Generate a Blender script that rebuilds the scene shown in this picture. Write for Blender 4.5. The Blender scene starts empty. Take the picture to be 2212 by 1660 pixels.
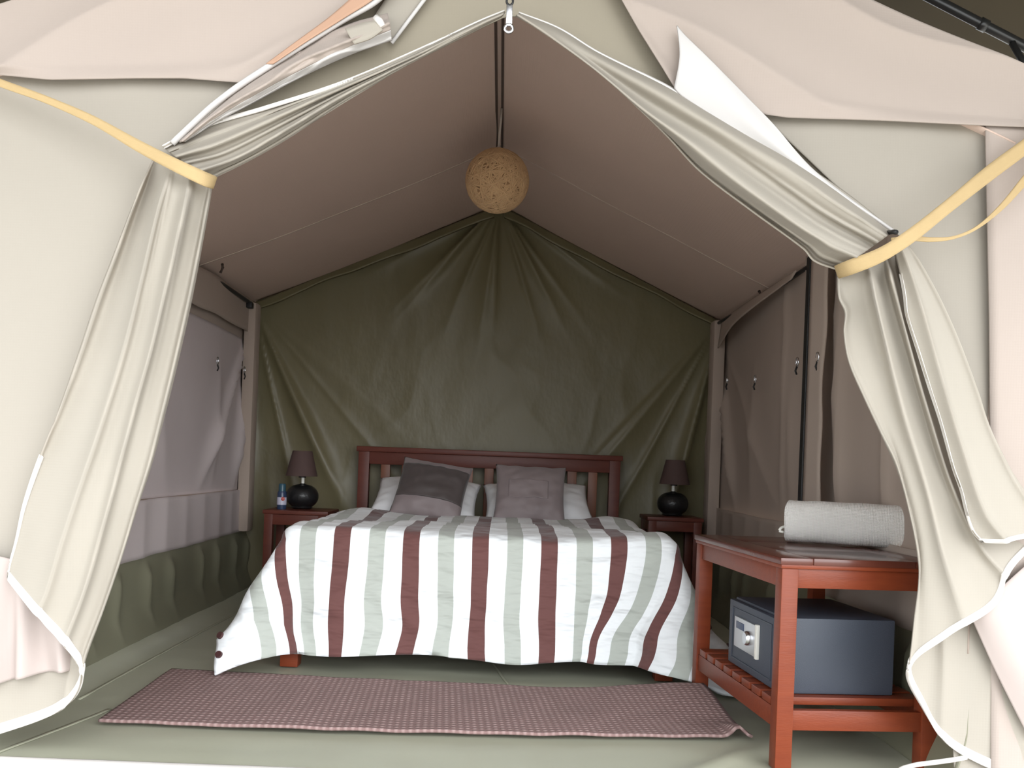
import bpy, bmesh, math, random
import numpy as np
from mathutils import Matrix, Vector, noise

random.seed(7)
SC = bpy.context.scene
COL = SC.collection
R = math.radians

# ------------------------------------------------------------------ camera
F = 2056.0            # focal length in pixels of the 2212 x 1660 frame
EYE = 0.81            # camera height
ROLL = R(2.2)
VX, VY = 1080.0, 1000.0
cam = bpy.data.cameras.new('camera')
cam.sensor_width = 36.0
cam.lens = 36.0 * F / 2212.0
cam.shift_x = (1106.0 - VX) / 2212.0
cam.shift_y = (VY - 830.0) / 2212.0
cam.clip_start = 0.05
cam_o = bpy.data.objects.new('camera', cam)
COL.objects.link(cam_o)
# level camera with a rising lens: the frame centre is rolled about the optical axis
cam_o.matrix_world = Matrix.Translation((0, 0, EYE)) @ Matrix.Rotation(R(90), 4, 'X') @ Matrix.Rotation(ROLL, 4, 'Z')
# principal point shift is given in camera axes, so turn it with the roll
SC.camera = cam_o

# ------------------------------------------------------------------ light
world = bpy.data.worlds.new('overcast_sky')
SC.world = world
world.use_nodes = True
bg = world.node_tree.nodes['Background']
bg.inputs['Color'].default_value = (0.93, 0.97, 1.0, 1)
bg.inputs['Strength'].default_value = 1.0
# bright hazy sky low behind the photographer
sun = bpy.data.lights.new('hazy_sun', 'SUN')
sun.energy = 1.1
sun.angle = R(60)
sun.color = (0.96, 0.98, 1.0)
sun_o = bpy.data.objects.new('hazy_sun', sun)
sun_o.rotation_euler = (R(90 - 20), 0, R(30))
COL.objects.link(sun_o)
SC.view_settings.view_transform = 'Standard'
SC.view_settings.look = 'None'
SC.view_settings.gamma = 1.0
SC.view_settings.use_curve_mapping = False
SC.view_settings.exposure = 1.75

# ------------------------------------------------------------------ helpers
CR, SR = math.cos(ROLL), math.sin(ROLL)


def P(x, y, Y):
    """the point of the place that stands at depth Y in the direction of photo pixel (x, y)"""
    dx, dy = x - VX, y - VY
    u, v = dx * CR + dy * SR, -dx * SR + dy * CR
    return (u * Y / F, Y, EYE - v * Y / F)


def link(o, parent=None):
    COL.objects.link(o)
    if parent is not None:
        o.parent = parent
    return o


def tag(o, label=None, cat=None, group=None, kind=None):
    if label: o['label'] = label
    if cat: o['category'] = cat
    if group: o['group'] = group
    if kind: o['kind'] = kind
    return o


def empty(name, loc=(0, 0, 0), rotz=0.0):
    o = bpy.data.objects.new(name, None)
    o.empty_display_size = 0.1
    o.location = loc
    o.rotation_euler = (0, 0, rotz)
    return link(o)


def mesh_obj(name, verts, faces, m, parent=None, smooth=True, uv=None, loc=None):
    me = bpy.data.meshes.new(name)
    me.from_pydata([tuple(v) for v in verts], [], faces)
    if uv is not None:
        lay = me.uv_layers.new(name='UVMap')
        for lp in me.loops:
            lay.data[lp.index].uv = uv[lp.vertex_index]
    if smooth:
        me.polygons.foreach_set('use_smooth', [True] * len(me.polygons))
    me.materials.append(m)
    me.update()
    o = bpy.data.objects.new(name, me)
    if loc is not None:
        me.transform(Matrix.Translation(-Vector(loc)))
        o.location = loc
    return link(o, parent)


def bm_obj(name, bm, m, parent=None, smooth=False, angle=35):
    bmesh.ops.recalc_face_normals(bm, faces=bm.faces[:])
    me = bpy.data.meshes.new(name)
    bm.to_mesh(me)
    bm.free()
    me.materials.append(m)
    if smooth:
        me.polygons.foreach_set('use_smooth', [True] * len(me.polygons))
        me.set_sharp_from_angle(angle=R(angle))
    return link(bpy.data.objects.new(name, me), parent)


def add_box(bm, x0, x1, y0, y1, z0, z1, bev=0.0):
    t = bmesh.new()
    bmesh.ops.create_cube(t, size=1.0)
    for v in t.verts:
        v.co = Vector(((x0 + x1) / 2 + v.co.x * (x1 - x0), (y0 + y1) / 2 + v.co.y * (y1 - y0), (z0 + z1) / 2 + v.co.z * (z1 - z0)))
    if bev > 0:
        bmesh.ops.bevel(t, geom=t.edges[:], offset=bev, segments=2, profile=0.6, affect='EDGES')
    me = bpy.data.meshes.new('tmp')
    t.to_mesh(me)
    t.free()
    bm.from_mesh(me)
    bpy.data.meshes.remove(me)
    return bm


def box(name, x0, x1, y0, y1, z0, z1, m, parent=None, bev=0.003):
    return bm_obj(name, add_box(bmesh.new(), x0, x1, y0, y1, z0, z1, bev), m, parent, True, 40)


def lathe(name, prof, m, parent=None, n=32, centre=(0, 0, 0), angle=40):
    """prof: list of (radius, z)"""
    vs, fs = [], []
    for r, z in prof:
        for k in range(n):
            a = 2 * math.pi * k / n
            vs.append((centre[0] + r * math.cos(a), centre[1] + r * math.sin(a), centre[2] + z))
    for i in range(len(prof) - 1):
        for k in range(n):
            fs.append((i * n + k, i * n + (k + 1) % n, (i + 1) * n + (k + 1) % n, (i + 1) * n + k))
    if prof[0][0] > 1e-5: fs.append(tuple(range(n))[::-1])
    if prof[-1][0] > 1e-5: fs.append(tuple((len(prof) - 1) * n + k for k in range(n)))
    o = mesh_obj(name, vs, fs, m, parent)
    o.data.set_sharp_from_angle(angle=R(angle))
    return o


def cr(pts, n):
    """Catmull-Rom resampling to n points, even along the chord length"""
    p = np.array(pts, float)
    if len(p) == 1:
        return np.repeat(p, n, 0)
    d = np.concatenate([[0], np.cumsum(np.linalg.norm(np.diff(p, axis=0), axis=1) + 1e-9)])
    t = np.linspace(0, d[-1], n)
    tan = np.zeros_like(p)
    for i in range(len(p)):
        a, b = max(i - 1, 0), min(i + 1, len(p) - 1)
        tan[i] = (p[b] - p[a]) / (d[b] - d[a])
    out = np.zeros((n, p.shape[1]))
    k = np.clip(np.searchsorted(d, t, side='right') - 1, 0, len(p) - 2)
    h = d[k + 1] - d[k]
    s = ((t - d[k]) / h)[:, None]
    h = h[:, None]
    out = (2 * s**3 - 3 * s**2 + 1) * p[k] + (s**3 - 2 * s**2 + s) * h * tan[k] + (-2 * s**3 + 3 * s**2) * p[k + 1] + (s**3 - s**2) * h * tan[k + 1]
    return out


def lin(pts, n):
    p = np.array(pts, float)
    d = np.concatenate([[0], np.cumsum(np.linalg.norm(np.diff(p, axis=0), axis=1) + 1e-9)])
    t = np.linspace(0, d[-1], n)
    return np.stack([np.interp(t, d, p[:, k]) for k in range(p.shape[1])], 1)


def cr_even(pts, n):
    """Catmull-Rom with even steps per control point (so that matching controls stay matched)"""
    p = np.array(pts, float)
    m = len(p)
    t = np.linspace(0, m - 1, n)
    k = np.clip(t.astype(int), 0, m - 2)
    s = (t - k)[:, None]
    g = lambda i: p[np.clip(i, 0, m - 1)]
    p0, p1, p2, p3 = g(k - 1), g(k), g(k + 1), g(k + 2)
    return 0.5 * (2 * p1 + (p2 - p0) * s + (2 * p0 - 5 * p1 + 4 * p2 - p3) * s**2 + (3 * p1 - p0 - 3 * p2 + p3) * s**3)


def loft(tracks, nt, ns, disp=None, straight=False, keep=False):
    """tracks run along the cloth (t); the cloth spans across them (s). -> (nt, ns, 3)"""
    T = [(lin if straight else cr)(tr, nt) for tr in tracks]
    G = np.zeros((nt, ns, 3))
    for i in range(nt):
        row = [tr[i] for tr in T]
        G[i] = cr_even(row, ns) if len(row) > 2 else lin(row, ns)
    if disp is not None:
        for i in range(nt):
            for j in range(ns):
                d = np.array(disp(j / (ns - 1), i / (nt - 1), G[i, j]))
                if keep:      # the fold leans with the opening, so that its outline keeps its place
                    k = (G[i, j, 1] + d[1]) / G[i, j, 1]
                    G[i, j] = (G[i, j, 0] * k, G[i, j, 1] * k, EYE + (G[i, j, 2] - EYE) * k)
                else:
                    G[i, j] += d
    return G


def grid_obj(name, G, m, parent=None, solid=0.003, uv=None, loc=None, offset=0.0):
    nt, ns = G.shape[:2]
    fs = [(i * ns + j, i * ns + j + 1, (i + 1) * ns + j + 1, (i + 1) * ns + j) for i in range(nt - 1) for j in range(ns - 1)]
    o = mesh_obj(name, G.reshape(-1, 3), fs, m, parent, True, None if uv is None else uv.reshape(-1, 2), loc)
    if solid:
        md = o.modifiers.new('thickness', 'SOLIDIFY')
        md.thickness = solid
        md.offset = offset
    return o


def nz(x, y, z=0.0):
    return noise.noise(Vector((x, y, z)))


def tube_mesh(paths, r, sides=8, closed=False):
    vs, fs = [], []
    for path in paths:
        p = [Vector(q) for q in path]
        n = len(p)
        base = len(vs)
        up = Vector((0.13, 0.31, 0.94))
        for i in range(n):
            a = p[(i - 1) % n] if closed else p[max(i - 1, 0)]
            b = p[(i + 1) % n] if closed else p[min(i + 1, n - 1)]
            t = (b - a).normalized()
            s = t.cross(up)
            if s.length < 1e-4: s = t.cross(Vector((1, 0, 0)))
            s.normalize()
            w = s.cross(t)
            for k in range(sides):
                an = 2 * math.pi * k / sides
                vs.append(p[i] + s * (r * math.cos(an)) + w * (r * math.sin(an)))
        m = n if closed else n - 1
        for i in range(m):
            i2 = (i + 1) % n
            for k in range(sides):
                k2 = (k + 1) % sides
                fs.append((base + i * sides + k, base + i * sides + k2, base + i2 * sides + k2, base + i2 * sides + k))
        if not closed:
            fs.append(tuple(base + k for k in range(sides))[::-1])
            fs.append(tuple(base + (n - 1) * sides + k for k in range(sides)))
    return vs, fs


def tube(name, path, r, m, parent=None, sides=8, closed=False, loc=None):
    vs, fs = tube_mesh([path], r, sides, closed)
    return mesh_obj(name, vs, fs, m, parent, True, None, loc)


def smooth01(x, a, b):
    t = min(max((x - a) / (b - a), 0.0), 1.0)
    return t * t * (3 - 2 * t)


# ------------------------------------------------------------------ materials
def hexc(r, g, b):
    f = lambda c: (c / 255 / 12.92) if c / 255 <= 0.04045 else ((c / 255 + 0.055) / 1.055) ** 2.4
    return (f(r), f(g), f(b), 1)


def material(name, col, rough=0.8, var=0.06, var_scale=6.0, bump=0.0, bump_scale=60.0, stretch=(1, 1, 1), weave=0.0, weave_scale=900.0,
             sheen=0.0, metal=0.0, spec=0.5, crinkle=0.0, crinkle_scale=5.0, coat=0.0, grain=None, trans=None):
    m = bpy.data.materials.new(name)
    m.use_nodes = True
    nt = m.node_tree
    b = nt.nodes['Principled BSDF']
    b.inputs['Roughness'].default_value = rough
    b.inputs['Metallic'].default_value = metal
    b.inputs['Specular IOR Level'].default_value = spec
    if sheen: b.inputs['Sheen Weight'].default_value = sheen
    if coat:
        b.inputs['Coat Weight'].default_value = coat
        b.inputs['Coat Roughness'].default_value = 0.25
    tc = nt.nodes.new('ShaderNodeTexCoord')
    mp = nt.nodes.new('ShaderNodeMapping')
    mp.inputs['Scale'].default_value = stretch
    nt.links.new(tc.outputs['Object'], mp.inputs['Vector'])
    no = nt.nodes.new('ShaderNodeTexNoise')
    no.inputs['Scale'].default_value = var_scale
    no.inputs['Detail'].default_value = 5.0
    nt.links.new(mp.outputs['Vector'], no.inputs['Vector'])
    mix = nt.nodes.new('ShaderNodeMix')
    mix.data_type = 'RGBA'
    dark = tuple(c * (1 - 2 * var) for c in col[:3]) + (1,)
    lite = tuple(min(1, c * (1 + 2 * var)) for c in col[:3]) + (1,)
    if grain: dark, lite = grain, col
    mix.inputs[6].default_value = dark
    mix.inputs[7].default_value = lite
    nt.links.new(no.outputs['Fac'], mix.inputs[0])
    nt.links.new(mix.outputs[2], b.inputs['Base Color'])
    h = None

    def addh(sock, k):
        nonlocal h
        mu = nt.nodes.new('ShaderNodeMath')
        mu.operation = 'MULTIPLY'
        mu.inputs[1].default_value = k
        nt.links.new(sock, mu.inputs[0])
        if h is None:
            h = mu.outputs[0]
        else:
            ad = nt.nodes.new('ShaderNodeMath')
            nt.links.new(h, ad.inputs[0])
            nt.links.new(mu.outputs[0], ad.inputs[1])
            h = ad.outputs[0]
    if bump:
        n2 = nt.nodes.new('ShaderNodeTexNoise')
        n2.inputs['Scale'].default_value = bump_scale
        n2.inputs['Detail'].default_value = 4
        nt.links.new(mp.outputs['Vector'], n2.inputs['Vector'])
        addh(n2.outputs['Fac'], bump)
    if crinkle:
        n3 = nt.nodes.new('ShaderNodeTexNoise')
        n3.noise_type = 'RIDGED_MULTIFRACTAL' if hasattr(n3, 'noise_type') else None
        n3.inputs['Scale'].default_value = crinkle_scale
        n3.inputs['Detail'].default_value = 2
        nt.links.new(mp.outputs['Vector'], n3.inputs['Vector'])
        addh(n3.outputs['Fac'], crinkle)
    if weave:
        for ax in ('X', 'Z'):
            w = nt.nodes.new('ShaderNodeTexWave')
            w.bands_direction = ax
            w.inputs['Scale'].default_value = weave_scale / 20
            w.inputs['Distortion'].default_value = 1.0
            nt.links.new(tc.outputs['Object'], w.inputs['Vector'])
            addh(w.outputs['Fac'], weave)
    if h is not None:
        bp = nt.nodes.new('ShaderNodeBump')
        bp.inputs['Strength'].default_value = 1.0
        bp.inputs['Distance'].default_value = 1.0
        nt.links.new(h, bp.inputs['Height'])
        nt.links.new(bp.outputs['Normal'], b.inputs['Normal'])
    if trans:
        tr = nt.nodes.new('ShaderNodeBsdfTranslucent')
        tr.inputs['Color'].default_value = trans[0]
        ms = nt.nodes.new('ShaderNodeMixShader')
        ms.inputs[0].default_value = trans[1]
        nt.links.new(b.outputs[0], ms.inputs[1])
        nt.links.new(tr.outputs[0], ms.inputs[2])
        nt.links.new(ms.outputs[0], nt.nodes['Material Output'].inputs['Surface'])
    return m


M = {}
M['gable'] = material('pinkish_cream_canvas', (0.40, 0.338, 0.300, 1), 0.9, 0.015, 3, weave=0.0001, sheen=0.1)
M['panel'] = material('beige_canvas', (0.335, 0.305, 0.262, 1), 0.9, 0.015, 3, weave=0.0001, sheen=0.1)
M['centre'] = material('olive_beige_canvas', (0.29, 0.258, 0.20, 1), 0.9, 0.02, 3, weave=0.0001)
M['curtain'] = material('cream_curtain_canvas', (0.44, 0.405, 0.35, 1), 0.9, 0.02, 4, weave=0.0001, trans=((0.52, 0.36, 0.19, 1), 0.22))
M['white_flap'] = material('white_lining', (0.57, 0.55, 0.54, 1), 0.85, 0.01, 3)
M['liner'] = material('pale_pink_liner', (0.44, 0.375, 0.35, 1), 0.9, 0.02, 5)
M['peach'] = material('peach_band', (0.47, 0.29, 0.20, 1), 0.9, 0.04, 5)
M['trim'] = material('white_binding_tape', (0.72, 0.69, 0.66, 1), 0.7, 0.01, 10)
M['strap'] = material('yellow_cotton_webbing', (0.47, 0.34, 0.17, 1), 0.8, 0.03, 20, weave=0.0002, weave_scale=4000)
M['ceiling'] = material('brown_roof_canvas', (0.62, 0.475, 0.40, 1), 0.85, 0.02, 3, weave=0.0001)
M['sidewall'] = material('taupe_wall_canvas', (0.40, 0.325, 0.275, 1), 0.85, 0.03, 3)
M['screen'] = material('lilac_grey_window_cloth', (0.54, 0.475, 0.475, 1), 0.75, 0.03, 4)
M['backwall'] = material('olive_coated_sheet', (0.165, 0.145, 0.080, 1), 0.42, 0.06, 2.5, crinkle=0.010, crinkle_scale=3.2, bump=0.012, bump_scale=5, stretch=(1, 1, 0.55), spec=0.4)
M['skirt'] = material('olive_groundsheet_skirt', (0.20, 0.195, 0.135, 1), 0.5, 0.05, 3)
M['floor'] = material('olive_groundsheet', (0.41, 0.415, 0.32, 1), 0.42, 0.05, 2.5, bump=0.004, bump_scale=4)
M['seam'] = material('pale_seam_tape', (0.42, 0.42, 0.32, 1), 0.5, 0.02)
M['roofseam'] = material('roof_seam_stitch', (0.64, 0.52, 0.45, 1), 0.8, 0.02)
M['darktape'] = material('dark_brown_ridge_tape', (0.075, 0.05, 0.04, 1), 0.8, 0.05)
M['black'] = material('black_rubber', (0.012, 0.012, 0.013, 1), 0.5, 0.05)
M['blacksteel'] = material('black_painted_steel', (0.02, 0.021, 0.022, 1), 0.3, 0.05, spec=0.6)
M['fly'] = material('dark_fly_canvas', (0.062, 0.047, 0.022, 1), 0.9, 0.05, 3)
M['steel'] = material('polished_steel', (0.75, 0.76, 0.80, 1), 0.25, 0.02, metal=1.0)
M['wood'] = material('red_varnished_wood', (0.235, 0.050, 0.018, 1), 0.38, 0.1, 5, bump=0.0004, bump_scale=30, stretch=(1, 1, 8), grain=(0.15, 0.028, 0.012, 1), spec=0.28)
M['wood_x'] = material('red_varnished_wood_across', (0.235, 0.050, 0.018, 1), 0.35, 0.1, 5, bump=0.0004, bump_scale=30, stretch=(2, 12, 12), grain=(0.15, 0.028, 0.012, 1), spec=0.28)
M['topwood'] = material('table_top_wood_dark_reflection', (0.125, 0.036, 0.022, 1), 0.22, 0.1, 5, stretch=(2, 12, 12), grain=(0.085, 0.022, 0.015, 1))  # red wood darkened: reflection of the dim interior is put into the colour
M['darkwood'] = material('dark_red_wood', (0.15, 0.042, 0.025, 1), 0.4, 0.1, 5, bump=0.0004, bump_scale=30, stretch=(2, 8, 8), grain=(0.10, 0.024, 0.018, 1), spec=0.28)
M['slatwood'] = material('headboard_slat_wood', (0.24, 0.082, 0.030, 1), 0.45, 0.1, 5, stretch=(8, 8, 1), grain=(0.14, 0.042, 0.022, 1))
M['sheet'] = material('white_bed_linen', (0.84, 0.85, 0.87, 1), 0.85, 0.01, 8, bump=0.0015, bump_scale=12)
M['cushion'] = material('lilac_grey_cushion_cloth', (0.25, 0.205, 0.208, 1), 0.6, 0.04, 10, bump=0.001, bump_scale=15, sheen=0.2)
M['cushion_dark'] = material('charcoal_cushion_cloth', (0.075, 0.06, 0.058, 1), 0.6, 0.05, 10, bump=0.001, bump_scale=15, sheen=0.2)
M['safe'] = material('slate_grey_powder_coat', (0.050, 0.060, 0.082, 1), 0.5, 0.04, 8, bump=0.0006, bump_scale=350)
M['chrome'] = material('silver_keypad', (0.62, 0.63, 0.65, 1), 0.3, 0.02, metal=0.6)
M['towel'] = material('cream_waffle_cotton', (0.86, 0.83, 0.79, 1), 0.95, 0.03, 8, weave=0.0012, weave_scale=1400, sheen=0.2)
M['towel_dark'] = material('towel_inner_folds', (0.50, 0.44, 0.39, 1), 0.95, 0.03, 8)
M['ceramic'] = material('black_ceramic', (0.012, 0.012, 0.013, 1), 0.35, 0.1, 20, bump=0.003, bump_scale=45)
M['shade'] = material('brown_lamp_shade', (0.085, 0.05, 0.045, 1), 0.8, 0.05, 20)
M['white'] = material('white_plastic', (0.80, 0.78, 0.72, 1), 0.4, 0.01)
M['can_blue'] = material('dark_blue_can', (0.03, 0.05, 0.11, 1), 0.3, 0.04)
M['can_cap'] = material('teal_cap', (0.03, 0.09, 0.13, 1), 0.35, 0.03)
M['can_label'] = material('pale_label', (0.55, 0.55, 0.68, 1), 0.4, 0.02)
M['can_red'] = material('red_spot', (0.55, 0.12, 0.10, 1), 0.4, 0.02)
M['button'] = material('dark_brown_button', (0.06, 0.022, 0.022, 1), 0.4, 0.02)
M['sisal'] = material('sisal_twine', (0.52, 0.335, 0.18, 1), 0.9, 0.08, 30)
M['sisal_in'] = material('sisal_shell', (0.30, 0.175, 0.085, 1), 0.95, 0.12, 40)
M['cord'] = material('pale_flex', (0.45, 0.40, 0.36, 1), 0.6, 0.02)
M['ground'] = material('dry_ground', (0.62, 0.59, 0.53, 1), 0.95, 0.1, 2)


def stripe_material():
    m = bpy.data.materials.new('striped_duvet_cotton')
    m.use_nodes = True
    nt = m.node_tree
    b = nt.nodes['Principled BSDF']
    b.inputs['Roughness'].default_value = 0.8
    b.inputs['Sheen Weight'].default_value = 0.15
    uv = nt.nodes.new('ShaderNodeUVMap')
    sx = nt.nodes.new('ShaderNodeSeparateXYZ')
    nt.links.new(uv.outputs['UV'], sx.inputs[0])
    a = nt.nodes.new('ShaderNodeMath'); a.operation = 'MULTIPLY_ADD'
    a.inputs[1].default_value = 1 / 0.262
    a.inputs[2].default_value = 0.125 + 20
    nt.links.new(sx.outputs['X'], a.inputs[0])
    fr = nt.nodes.new('ShaderNodeMath'); fr.operation = 'FRACT'
    nt.links.new(a.outputs[0], fr.inputs[0])
    rp = nt.nodes.new('ShaderNodeValToRGB')
    rp.color_ramp.interpolation = 'CONSTANT'
    white = (0.82, 0.85, 0.87, 1)
    brown = (0.130, 0.050, 0.045, 1)
    sage = (0.43, 0.46, 0.42, 1)
    e = rp.color_ramp.elements
    e[0].position = 0.0; e[0].color = brown
    e[1].position = 0.235; e[1].color = white
    for pos, c in ((0.505, sage), (0.735, white)):
        x = e.new(pos); x.color = c
    nt.links.new(fr.outputs[0], rp.inputs['Fac'])
    nt.links.new(rp.outputs['Color'], b.inputs['Base Color'])
    tc = nt.nodes.new('ShaderNodeTexCoord')
    mp = nt.nodes.new('ShaderNodeMapping')
    mp.inputs['Rotation'].default_value = (0, R(35), 0)
    mp.inputs['Scale'].default_value = (1, 1, 3.2)
    nt.links.new(tc.outputs['Object'], mp.inputs['Vector'])
    n = nt.nodes.new('ShaderNodeTexNoise')
    n.inputs['Scale'].default_value = 4.0
    n.inputs['Detail'].default_value = 3.0
    nt.links.new(mp.outputs['Vector'], n.inputs['Vector'])
    bp = nt.nodes.new('ShaderNodeBump')
    bp.inputs['Strength'].default_value = 1.0
    bp.inputs['Distance'].default_value = 0.05
    nt.links.new(n.outputs['Fac'], bp.inputs['Height'])
    nt.links.new(bp.outputs['Normal'], b.inputs['Normal'])
    return m


def rug_material():
    m = bpy.data.materials.new('woven_maroon_rug')
    m.use_nodes = True
    nt = m.node_tree
    b = nt.nodes['Principled BSDF']
    b.inputs['Roughness'].default_value = 0.9
    uv = nt.nodes.new('ShaderNodeUVMap')
    sx = nt.nodes.new('ShaderNodeSeparateXYZ')
    nt.links.new(uv.outputs['UV'], sx.inputs[0])

    def wave(sock, per):
        a = nt.nodes.new('ShaderNodeMath'); a.operation = 'MULTIPLY'
        a.inputs[1].default_value = 2 * math.pi / per
        nt.links.new(sock, a.inputs[0])
        s = nt.nodes.new('ShaderNodeMath'); s.operation = 'SINE'
        nt.links.new(a.outputs[0], s.inputs[0])
        h = nt.nodes.new('ShaderNodeMath'); h.operation = 'MULTIPLY_ADD'
        h.inputs[1].default_value = 0.5; h.inputs[2].default_value = 0.5
        nt.links.new(s.outputs[0], h.inputs[0])
        return h.outputs[0]
    wx, wy = wave(sx.outputs['X'], 0.021), wave(sx.outputs['Y'], 0.026)
    mu = nt.nodes.new('ShaderNodeMath'); mu.operation = 'MULTIPLY'
    nt.links.new(wx, mu.inputs[0]); nt.links.new(wy, mu.inputs[1])
    rp = nt.nodes.new('ShaderNodeValToRGB')
    rp.color_ramp.elements[0].position = 0.15; rp.color_ramp.elements[0].color = (0.225, 0.140, 0.132, 1)
    rp.color_ramp.elements[1].position = 0.8; rp.color_ramp.elements[1].color = (0.40, 0.285, 0.27, 1)
    nt.links.new(mu.outputs[0], rp.inputs['Fac'])
    nt.links.new(rp.outputs['Color'], b.inputs['Base Color'])
    bp = nt.nodes.new('ShaderNodeBump')
    bp.inputs['Strength'].default_value = 0.7
    bp.inputs['Distance'].default_value = 0.004
    nt.links.new(mu.outputs[0], bp.inputs['Height'])
    nt.links.new(bp.outputs['Normal'], b.inputs['Normal'])
    return m


M['duvet'] = stripe_material()
M['rug'] = rug_material()

# ------------------------------------------------------------------ the shell of the tent
XL, XR, YB, YF, ZE, XA, ZA = -1.50, 1.27, 5.63, 2.47, 1.70, -0.06, 2.34


def roof_z(x):
    return ZA - (ZA - ZE) * (XA - x) / (XA - XL) if x < XA else ZA - (ZA - ZE) * (x - XA) / (XR - XA)


# outside ground and groundsheet
g = bm_obj('ground', add_box(bmesh.new(), -14, 14, -14, 12, -0.30, -0.02), M['ground'])
tag(g, kind='structure')


def floor_pt(i, j, n, m):
    x = XL - 0.02 + (XR - XL + 0.04) * i / n
    y = 2.45 + (YB - 2.45) * j / m
    z = 0.006 * nz(x * 1.2, y * 1.6, 3) + 0.0025 * nz(x * 3, y * 9, 7)
    # the sheet rises softly into the side walls and lies in a fold near the doorway
    z += 0.05 * smooth01(x, XL + 0.22, XL) ** 2 + 0.02 * smooth01(x, XR - 0.15, XR) ** 2
    d = (x - 0.62) * 0.72 - (y - 2.62) * 0.70
    z += 0.014 * math.exp(-(d / 0.035) ** 2) * smooth01(y, 3.0, 2.6) * smooth01(x, 0.2, 0.5)
    return (x, y, min(z, 0.05) - 0.004)


nfx, nfy = 110, 120
G = np.array([[floor_pt(i, j, nfx, nfy) for i in range(nfx + 1)] for j in range(nfy + 1)])
fl = grid_obj('floor', G, M['floor'], None, 0.012, offset=1.0 if False else -1.0)
tag(fl, kind='structure')


def floor_seam(name, a, b, w=0.009):
    pa, pb = Vector(a), Vector(b)
    s = (pb - pa).normalized().cross(Vector((0, 0, 1))) * w
    n = 24
    tr = []
    for sg in (-1, 1):
        pts = []
        for k in range(n + 1):
            q = pa.lerp(pb, k / n) + s * sg
            i = (q.x - XL + 0.02) / (XR - XL + 0.04) * nfx
            j = (q.y - 2.45) / (YB - 2.45) * nfy
            pts.append((q.x, q.y, floor_pt(i, j, nfx, nfy)[2] + 0.0022))
        tr.append(pts)
    return grid_obj(name, loft(tr, n + 1, 3, straight=True), M['seam'], fl, 0.002)


floor_seam('floor_seam', (0.10, 3.25, 0), (-0.10, 4.5, 0), 0.006)
floor_seam('floor_seam', (-1.30, 2.46, 0), (-1.18, 2.95, 0), 0.008)
floor_seam('floor_seam', (-1.32, 3.05, 0), (-1.30, 5.3, 0), 0.006)
# pale threshold lip at the doorway
Gt = loft([[(x, 2.455 + 0.004 * nz(x * 4, 1), 0.002) for x in np.linspace(-1.6, 1.3, 40)],
           [(x, 2.425, 0.004 + 0.003 * nz(x * 3, 5)) for x in np.linspace(-1.6, 1.3, 40)],
           [(x, 2.385, -0.015) for x in np.linspace(-1.6, 1.3, 40)]], 60, 8)
th = grid_obj('trim_1', Gt, M['trim'], None, 0.004)
tag(th, kind='structure')

# back wall: coated sheet gathered at the peak and pulled from both upper corners
def ridge(a):
    return 1 - abs(math.sin(a))


def back_d(x, z):
    d = 0.0
    # folds that fan out from the peak
    r = math.hypot(x - XA, z - ZA)
    a = math.atan2(x - XA, ZA - z)
    fan = ridge(a * 5.2 + 0.7 + 0.5 * nz(a * 3, r * 0.7)) ** 2 + 0.6 * ridge(a * 9.3 + 0.3 + 0.6 * nz(a * 5, r)) ** 2
    d += 0.075 * fan * math.exp(-((r - 0.2) / 0.45) ** 2) * smooth01(r, 0.0, 0.15)
    # folds from the upper corners
    for cx, sg, k in ((XL, 1, 0.0), (XR, -1, 1.7)):
        r = math.hypot(x - cx, z - ZE)
        a = math.atan2((x - cx) * sg, ZE - z)
        fan = ridge(a * 7.0 + k + 0.4 * nz(a * 4 + 9 * k, r * 0.8)) ** 2 + 0.5 * ridge(a * 13 + 2 * k + 0.5 * nz(a * 6, r + k)) ** 3
        d += 0.075 * fan * math.exp(-((r - 0.75) / 0.6) ** 2) * smooth01(r, 0.02, 0.3) * smooth01(a, 1.05, 0.45)
    # slack wrinkles in the middle
    m = math.exp(-((x - 0.1) / 0.7) ** 2 - ((z - 1.15) / 0.35) ** 2)
    w = ridge(3.1 * (x * 1.7 + z * 0.7) + 1.6 * nz(x * 2.2, z * 2.2, 4)) ** 3 + ridge(3.4 * (x * 1.6 - z * 0.8) + 1.5 * nz(x * 2.0, z * 2.4, 14)) ** 3
    d += 0.009 * w * (0.15 + m)
    d += 0.016 * nz(x * 1.3, z * 1.5, 2)
    # vertical hang towards the floor
    d += 0.018 * ridge(x * 7 + 1.2 * nz(x * 2, z)) ** 2 * smooth01(z, 0.95, 0.5)
    return d


nbx, nbz = 240, 200
G = np.zeros((nbz + 1, nbx + 1, 3))
for j in range(nbz + 1):
    for i in range(nbx + 1):
        x = XL + (XR - XL) * i / nbx
        z = roof_z(x) * j / nbz
        G[j, i] = (x, YB - back_d(x, z) * 0.5, z)
wb = grid_obj('wall_back', G, M['backwall'], None, 0.004)
tag(wb, kind='structure')
for sg, (x0, x1) in ((0, (XL + 0.02, XA - 0.03)), (1, (XR - 0.02, XA + 0.03))):
    pts_a, pts_b = [], []
    for k in range(60):
        t = k / 59
        x = x0 + (x1 - x0) * t
        w = 0.030 + 0.020 * nz(t * 5, sg * 4) + 0.02 * t
        pts_a.append((x, YB - 0.035, roof_z(x) - 0.018))
        pts_b.append((x, YB - 0.055 - 0.02 * nz(t * 6, 8 + sg), roof_z(x) - 0.03 - w))
    h = grid_obj('gathered_hem', loft([pts_a, pts_b], 60, 6), M['backwall'], wb, 0.012)
    h['label'] = 'gathered hem along the roof line'

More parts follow.
